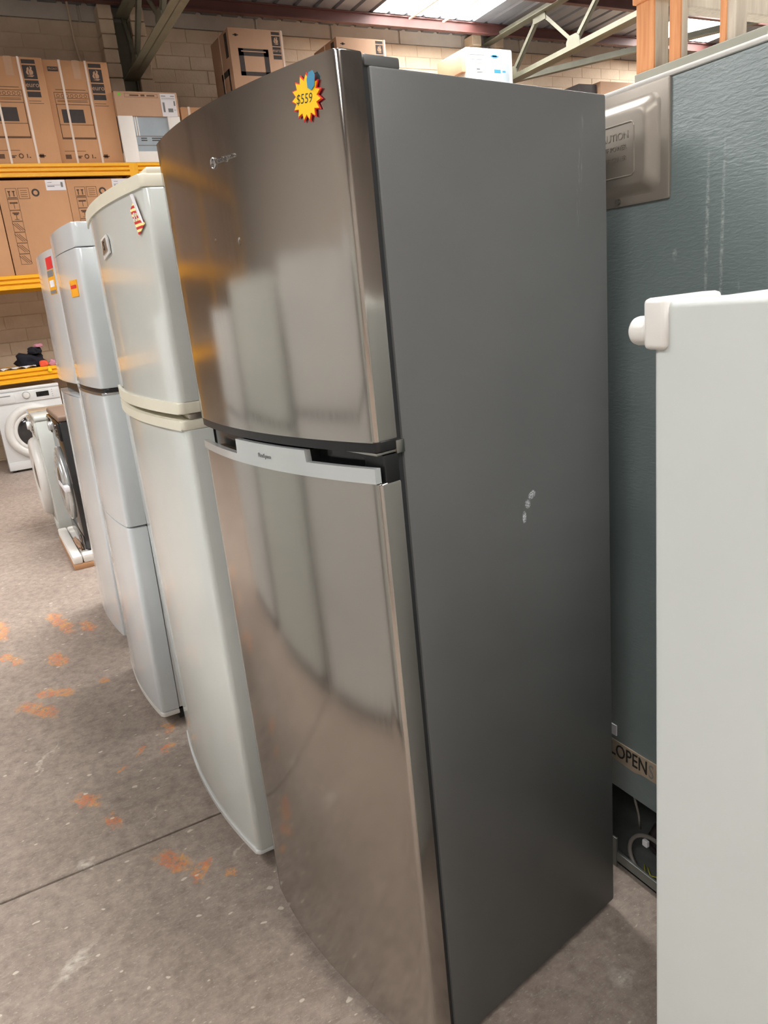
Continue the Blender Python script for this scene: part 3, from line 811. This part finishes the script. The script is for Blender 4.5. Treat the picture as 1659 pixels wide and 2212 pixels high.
# fourth fridge
W4 = .68
f4 = fridge('white_fridge', 'white two-door fridge with red sticker and energy label next to the black washer', (-2.352, -.138, .01), W4, .62, 1.702, .022, WHITE_B, rx=math.radians(-1.45), gk=WHITE_PL)
u4 = bowed('upper_door', WHITE_B, f4, W4, .022, .06, 1.176, 1.702, .014)
l4 = bowed('lower_door', WHITE_B, f4, W4, .022, .06, .05, 1.118, .014)
B().box(-W4+.01, -.01, .03, .066, 1.117, 1.177).ob('handle_recess', BLACKM, f4, 0)
decal('red_sticker', STICK_R, f4, W4, .022, -.16, -.05, 1.632, 1.676)
el = decal('energy_label', ORANGE_ST, f4, W4, .022, -.17, -.05, 1.535, 1.628)
decal('label_print', GREYINK, el, W4, .022, -.165, -.055, 1.602, 1.626, .0028)
decal('label_print', GREYINK, el, W4, .022, -.165, -.055, 1.537, 1.549, .0028)
decal('label_star', PAPER, el, W4, .022, -.15, -.07, 1.562, 1.588, .0028)

# fridges across the aisle, behind the photographer's shoulder; the steel doors mirror them
def plain_fridge(label, x, H, w_, split, mat):
    f_ = fridge('aisle_fridge', label, (x, -1.08, 0), w_, .62, H, .015, mat, rz=PI, group='fridges across the aisle')
    bowed('upper_door', mat, f_, w_, .015, .06, split+.012, H, .012)
    bowed('lower_door', mat, f_, w_, .015, .06, .07, split-.012, .012)
    return f_
plain_fridge('white fridge across the aisle, mirrored in the right half of the steel doors', -.92, 1.56, .72, 1.08, WHITE_C)
plain_fridge('white fridge across the aisle, mirrored in the middle of the steel doors', -1.70, 1.52, .70, 1.02, WHITE_A)
plain_fridge('white fridge across the aisle, mirrored near the left edge of the steel doors', -2.48, 1.42, .68, .98, WHITE_C)

plain_fridge('unseen white fridge added across the aisle to shade the floor by the steel doors', -.16, 1.60, .70, 1.08, WHITE_A)  # row extended with an unseen fridge, added to shade the aisle floor and its reflection
# ------------------------------------------------------------------ the steel fridge
YAW = math.radians(9.5)
W1, S1 = .58, .036
f1 = thing('steel_fridge', 'large stainless two-door fridge with dark grey sides and yellow price star', 'fridge', (0, 0, 0), YAW)
B().box(-W1, 0, .050, .56, .021, 1.710, .004).ob('cabinet', GREYSIDE, f1)
B().box(-W1+.006, -.005, .036, .052, .045, 1.712).ob('door_gasket', GASKET, f1, 0)
bowed('upper_door', STEEL, f1, W1, S1, .039, 1.218, 1.725, .007, 0, .003)
bowed('door_trim', BLACKM, f1, W1, S1, .038, 1.203, 1.219, .007, -.002, .002)
lo1 = bowed('lower_door', STEEL, f1, W1, S1, .039, .040, 1.156, .007, 0, .003)
bowed('handle_recess', BLACKP, f1, W1, S1, .038, 1.155, 1.197, .004, -.026, .001, -.001)
bowed('recess_end', BLACKM, f1, .05, 0, .038, 1.155, 1.197, .002, -.012, .001)
def strip(name, xs, zl, zh, o0, o1, mat):
    """band that follows the bow of the door; zl, zh functions of x"""
    b = bmesh.new(); rows = []
    for x, k in xs:
        yy = bow(W1, S1, x)
        rows.append([b.verts.new((x, yy+o0, zl(x, k))), b.verts.new((x, yy+o1, zl(x, k))), b.verts.new((x, yy+o1, zh(x, k))), b.verts.new((x, yy+o0, zh(x, k)))])
    for p, q in zip(rows[:-1], rows[1:]):
        for i in range(4): b.faces.new((p[i], p[(i+1) % 4], q[(i+1) % 4], q[i]))
    b.faces.new(rows[0][::-1]); b.faces.new(rows[-1])
    bmesh.ops.recalc_face_normals(b, faces=list(b.faces))
    q = B(); q.bm.free(); q.bm = b
    return q.ob(name, mat, f1, 30)
xs = []
for i in range(12): xs.append((-.575+(.575-.372)*i/11, 0))
for i in range(12): xs.append((-.370+.220*i/11, 1))
for i in range(12): xs.append((-.148+.143*i/11, 0))
hb = strip('handle_bar', xs, lambda x, k: 1.157, lambda x, k: 1.199 if k else (1.180 if x > -.2 else 1.172), -.003, .008, CHROME)
gx = [(-.369+.218*i/11, 1) for i in range(12)]
strip('handle_grip', gx, lambda x, k: 1.158, lambda x, k: 1.1975, .008, .045, BLACKM)
tl = bow_tilt(W1, S1, -.266)
text('FlexSpace', .0105, GREYINK, hb, (-.266, bow(W1, S1, -.266)-.0036, 1.179), FRONT, 'handle_lettering', .0003, 0, tl)
B().box(-.09, -.002, .0, .05, 1.1985, 1.2025, .001).box(-.02, .001, .036, .052, 1.196, 1.216, .001).ob('middle_hinge', METAL, f1)
B().box(-.13, -.002, .044, .105, 1.709, 1.7235, .003).ob('hinge_cover', GREYSIDE, f1)
B().box(-W1+.02, -.02, .05, .5, .004, .022).ob('base_plinth', BLACKM, f1, 0)
for x in (-.05, -W1+.05):
    for y in (.08, .5): B().cyl((x, y, .011), 'Z', .02, .022, 14).ob('foot', BLACKM, f1)
# brand badge: emblem and lettering
xb = -.265; tl = bow_tilt(W1, S1, -.29)
yb = bow(W1, S1, -.296)
em = B().ring((-.298, yb-.001, 1.6435), 'Y', .0072, .0014, 28, 8).cyl((-.3022, yb-.001, 1.6395), 'Y', .0014, .003, 10).cyl((-.298, yb-.001, 1.6395), 'Y', .0014, .003, 10).cyl((-.2938, yb-.001, 1.6395), 'Y', .0014, .003, 10)
em.tube([(-.3035, yb-.001, 1.647), (-.3005, yb-.001, 1.642), (-.298, yb-.001, 1.647), (-.2955, yb-.001, 1.642), (-.2925, yb-.001, 1.647)], .001, 6)
eo = em.ob('brand_badge', SILVER, f1)
text('Westinghouse', .0105, SILVER, eo, (-.261, bow(W1, S1, -.261)-.001, 1.6435), FRONT, 'brand_lettering', .0012, 0, bow_tilt(W1, S1, -.261), .98)
# price star
px, pz = -.0555, 1.6795; tl = bow_tilt(W1, S1, px)
def star(name, R, r, mat, y, parent, n=15):
    pts = []
    for i in range(2*n):
        a = PI*i/n+.18; q = (R if i % 2 == 0 else r)
        pts.append((q*math.cos(a)*.98, q*math.sin(a)))
    b = B().prism(pts, y, y+.0015, 'Y'); b.bm.transform(Matrix.Translation((px, bow(W1, S1, px), pz)) @ Matrix.Rotation(tl, 4, 'Z'))
    return b.ob(name, mat, parent, 0)
s0 = star('price_star', .0295, .0215, STICK_R, -.003, f1)
star('star_face', .0265, .0195, STICK_Y, -.0042, s0)
text('$559', .0165, INK, s0, (px-.003, bow(W1, S1, px)-.0046, pz-.001), FRONT, 'price_lettering', .0003, -.12, tl, .9, .1)
b = B(); b.prism([(.006, .010), (.012, .006), (.018, .010), (.0205, .022), (.017, .028), (.010, .027), (.006, .020)], -.0058, -.0046, 'Y')
b.bm.transform(Matrix.Translation((px, bow(W1, S1, px), pz)) @ Matrix.Rotation(tl, 4, 'Z')); b.ob('blue_tape', BLUE, s0, 0)

# ------------------------------------------------------------------ teal cabinet back behind the steel fridge
TY = .652
tc = thing('teal_cabinet', 'back of a teal steel cabinet standing behind the steel fridge', 'cabinet', (0, TY, 0), math.radians(0))
TX0, TX1, TH = -.62, .42, 1.735
B().box(TX0, TX1, 0, .02, .232, TH-.006, .003).box(TX0, TX0+.02, .01, .70, .02, TH-.006).box(TX1-.02, TX1, .01, .70, .02, TH-.006).box(TX0+.02, TX1-.02, .68, .70, .02, TH-.006).box(TX0+.02, TX1-.02, .01, .69, TH-.03, TH-.006).ob('shell', TEAL, tc)
B().box(TX0-.003, TX1+.003, -.004, .70, TH-.007, TH+.002, .003).ob('top_trim', WHITE_PL, tc)
B().box(TX0+.02, TX1-.02, .30, .32, .03, .25).box(TX0+.02, TX1-.02, .02, .31, .236, .25).ob('compressor_bay', GALV, tc, 0)
B().box(TX0, TX1, -.004, .03, .012, .020, .002).box(TX0, TX1, -.004, .003, .012, .044, .001).box(TX0, TX1, .03, .30, .014, .022).ob('base_rail', GALV, tc, 0)
B().box(-.195, -.176, -.006, .0, .0, .085, .001).ob('rail_bracket', GALV, tc, 0)
for x in (-.5, .05, .36): B().box(x-.03, x+.03, .03, .3, 0, .014).ob('base_runner', BLACKM, tc, 0)
B().box(-.20, -.176, -.003, .001, .375, .402).ob('white_tape', PAPER, tc, 0)
# embossed cover
cv0, cv1, cz0, cz1 = -.33, -.040, 1.535, 1.730
cp = B().box(cv0, cv1, -.006, .002, cz0, cz1, .005, 2)
def pillow(b, x0, x1, z0, z1, y0, y1, inset, r=.02, n=6):
    """raised rounded panel with sloping sides"""
    def loop(i):
        L = []
        for cx, cz, a0 in ((x1-i-r, z1-i-r, 0), (x0+i+r, z1-i-r, PI/2), (x0+i+r, z0+i+r, PI), (x1-i-r, z0+i+r, 1.5*PI)):
            for k in range(n+1):
                a = a0+PI/2*k/n; L.append((cx+r*math.cos(a), cz+r*math.sin(a)))
        return L
    rows = []
    for k in range(7):
        s_ = k/6; yy = y0+(y1-y0)*(3*s_*s_-2*s_**3)
        rows.append([b.bm.verts.new((p[0], yy, p[1])) for p in loop(inset*s_)])
    N = len(rows[0])
    for a, c in zip(rows[:-1], rows[1:]):
        for j in range(N): b.bm.faces.new((a[j], a[(j+1) % N], c[(j+1) % N], c[j]))
    b.bm.faces.new(rows[-1]); bmesh.ops.recalc_face_normals(b.bm, faces=list(b.bm.faces)); return b
pillow(cp, cv0+.018, cv1-.018, cz0+.016, cz1-.018, -.006, -.024, .022)
cvo = cp.ob('cover_plate', COVERM, tc, 35)
rim = []
for cx, cz, a0 in ((-.110, 1.665, 0), (-.29, 1.665, PI/2), (-.29, 1.593, PI), (-.110, 1.593, 1.5*PI)):
    for k in range(5): a = a0+PI/2*k/4; rim.append((cx+.008*math.cos(a), -.0242, cz+.008*math.sin(a)))
rim.append(rim[0]); B().tube(rim, .0016, 6).ob('embossed_border', COVERM, cvo)
text('CAUTION', .017, COVERM, cvo, (-.152, -.0242, 1.653), FRONT, 'embossed_lettering', .0010)
text('SHUT OFF POWER', .0115, COVERM, cvo, (-.166, -.0242, 1.634), FRONT, 'embossed_lettering', .0010)
text('BEFORE OPENING THIS COVER', .0115, COVERM, cvo, (-.198, -.0242, 1.616), FRONT, 'embossed_lettering', .0010)
B().cyl((-.155, -.008, 1.545), 'Y', .005, .008, 12).ob('screw', METAL, cvo)
# label strip
ls = B().prism([(-.45, .312), (-.30, .314), (-.19, .311), (-.12, .306), (-.10, .312), (.05, .316), (.05, .364), (-.10, .361), (-.25, .363), (-.45, .361)], -.003, .001, 'Y').ob('label_strip', LABELM, tc, 0)
text('LOPEN', .05, INK, ls, (-.196, -.0032, .337), FRONT, 'strip_lettering', .0012, 0, 0, .74, 0, 'LEFT')
text('S', .05, GREYINK, ls, (-.080, -.0032, .334), FRONT, 'worn_lettering', .0003, 0, 0, .7, 0, 'LEFT')
# compressor, hoses and wires
g_ = bmesh.new(); bmesh.ops.create_uvsphere(g_, u_segments=24, v_segments=14, radius=.06); g_.transform(Matrix.Translation((-.085, .10, .085)) @ Matrix.Diagonal((1.05, 1, .95, 1)))
B().join(g_).ring((-.085, .10, .08), 'Z', .062, .006, 32, 8).ob('compressor', COMP, tc, 60)
B().tube([(-.088+.066*math.cos(a), .018+.012*math.sin(a), .072+.050*math.sin(a)) for a in [PI*.30+i*.16 for i in range(28)]], .0052).ob('drain_hose', HOSE, tc, 180)
B().tube([(-.16, .03, .235), (-.150, .03, .20), (-.138, .03, .165), (-.138, .035, .12)], .0028).ob('capillary_pipe', HOSE, tc, 180)
B().tube([(-.12, .03, .030), (-.09, .002, .026), (-.065, .004, .030), (-.04, .01, .024), (.02, .02, .03)], .0018).ob('earth_wire', WIRE_Y, tc, 180)
B().tube([(-.11, .03, .030), (-.085, .012, .032), (-.065, .02, .036), (-.03, .02, .034)], .0016).ob('earth_wire', WIRE_Y, tc, 180)
B().box(-.128, -.113, .03, .04, .082, .099, .002).ob('wire_clip', PAPER, tc, 0)

# timber frame resting on the teal cabinet
tf = thing('timber_frame', 'orange and grey timber frame standing on top of the teal cabinet', 'frame', (0, .95, TH+.002))
B().box(-.395, .30, -.005, .055, 0, .096, .002).ob('bottom_rail', TEAL if False else M('grey_painted_timber', srgb(158, 158, 146), .6), tf, 0)
def stud(x0, x1, d, h, facew):
    B().box(x0, x1-.0, .004, d, .094, h, .002).ob('stud', TIMBER_P, tf, 0)
    B().box(x0-.001, x0+facew, -.001, .005, .095, h-.002, .001).ob('raw_face', TIMBER, tf, 0)
stud(-.392, -.345, .046, .34, .047)
stud(-.303, -.276, .024, .34, .027)
stud(-.180, -.150, .040, .36, .012)
stud(.02, .06, .04, .36, .02)
B().box(-.31, -.27, .02, .9, .190, .27, .003).ob('top_rail', TIMBER_P, tf, 0)
B().box(-.40, -.335, -.006, .05, .232, .245, .002).ob('cap_board', TIMBER, tf, 0)

# ------------------------------------------------------------------ white fridge on the right, only its door face shows
fr = thing('tall_white_freezer', 'plain white upright freezer with corner hinge and round knob beside the steel fridge', 'freezer', (.393, .139, 0), math.radians(1))
fr.rotation_euler[1] = math.radians(-.65)
B().box(0, .56, .0, .045, .05, 1.391, .008, 3).ob('door', WHITE_R, fr)
B().box(.004, .556, .055, .50, .03, 1.388, .008).ob('cabinet', WHITE_R, fr)
B().box(.012, .548, .043, .057, .06, 1.38).ob('door_gasket', GASKET, fr, 0)
B().box(-.0075, .021, -.007, .085, 1.342, 1.3945, .006, 3).ob('hinge_cap', WHITE_PL, fr)
B().cyl((-.019, .012, 1.3605), 'X', .0155, .028, 28, bev=.007).ob('hinge_knob', WHITE_PL, fr)
for x in (.05, .51):
    for y in (.1, .45): B().cyl((x, y, .015), 'Z', .02, .03, 12).ob('foot', BLACKM, fr)
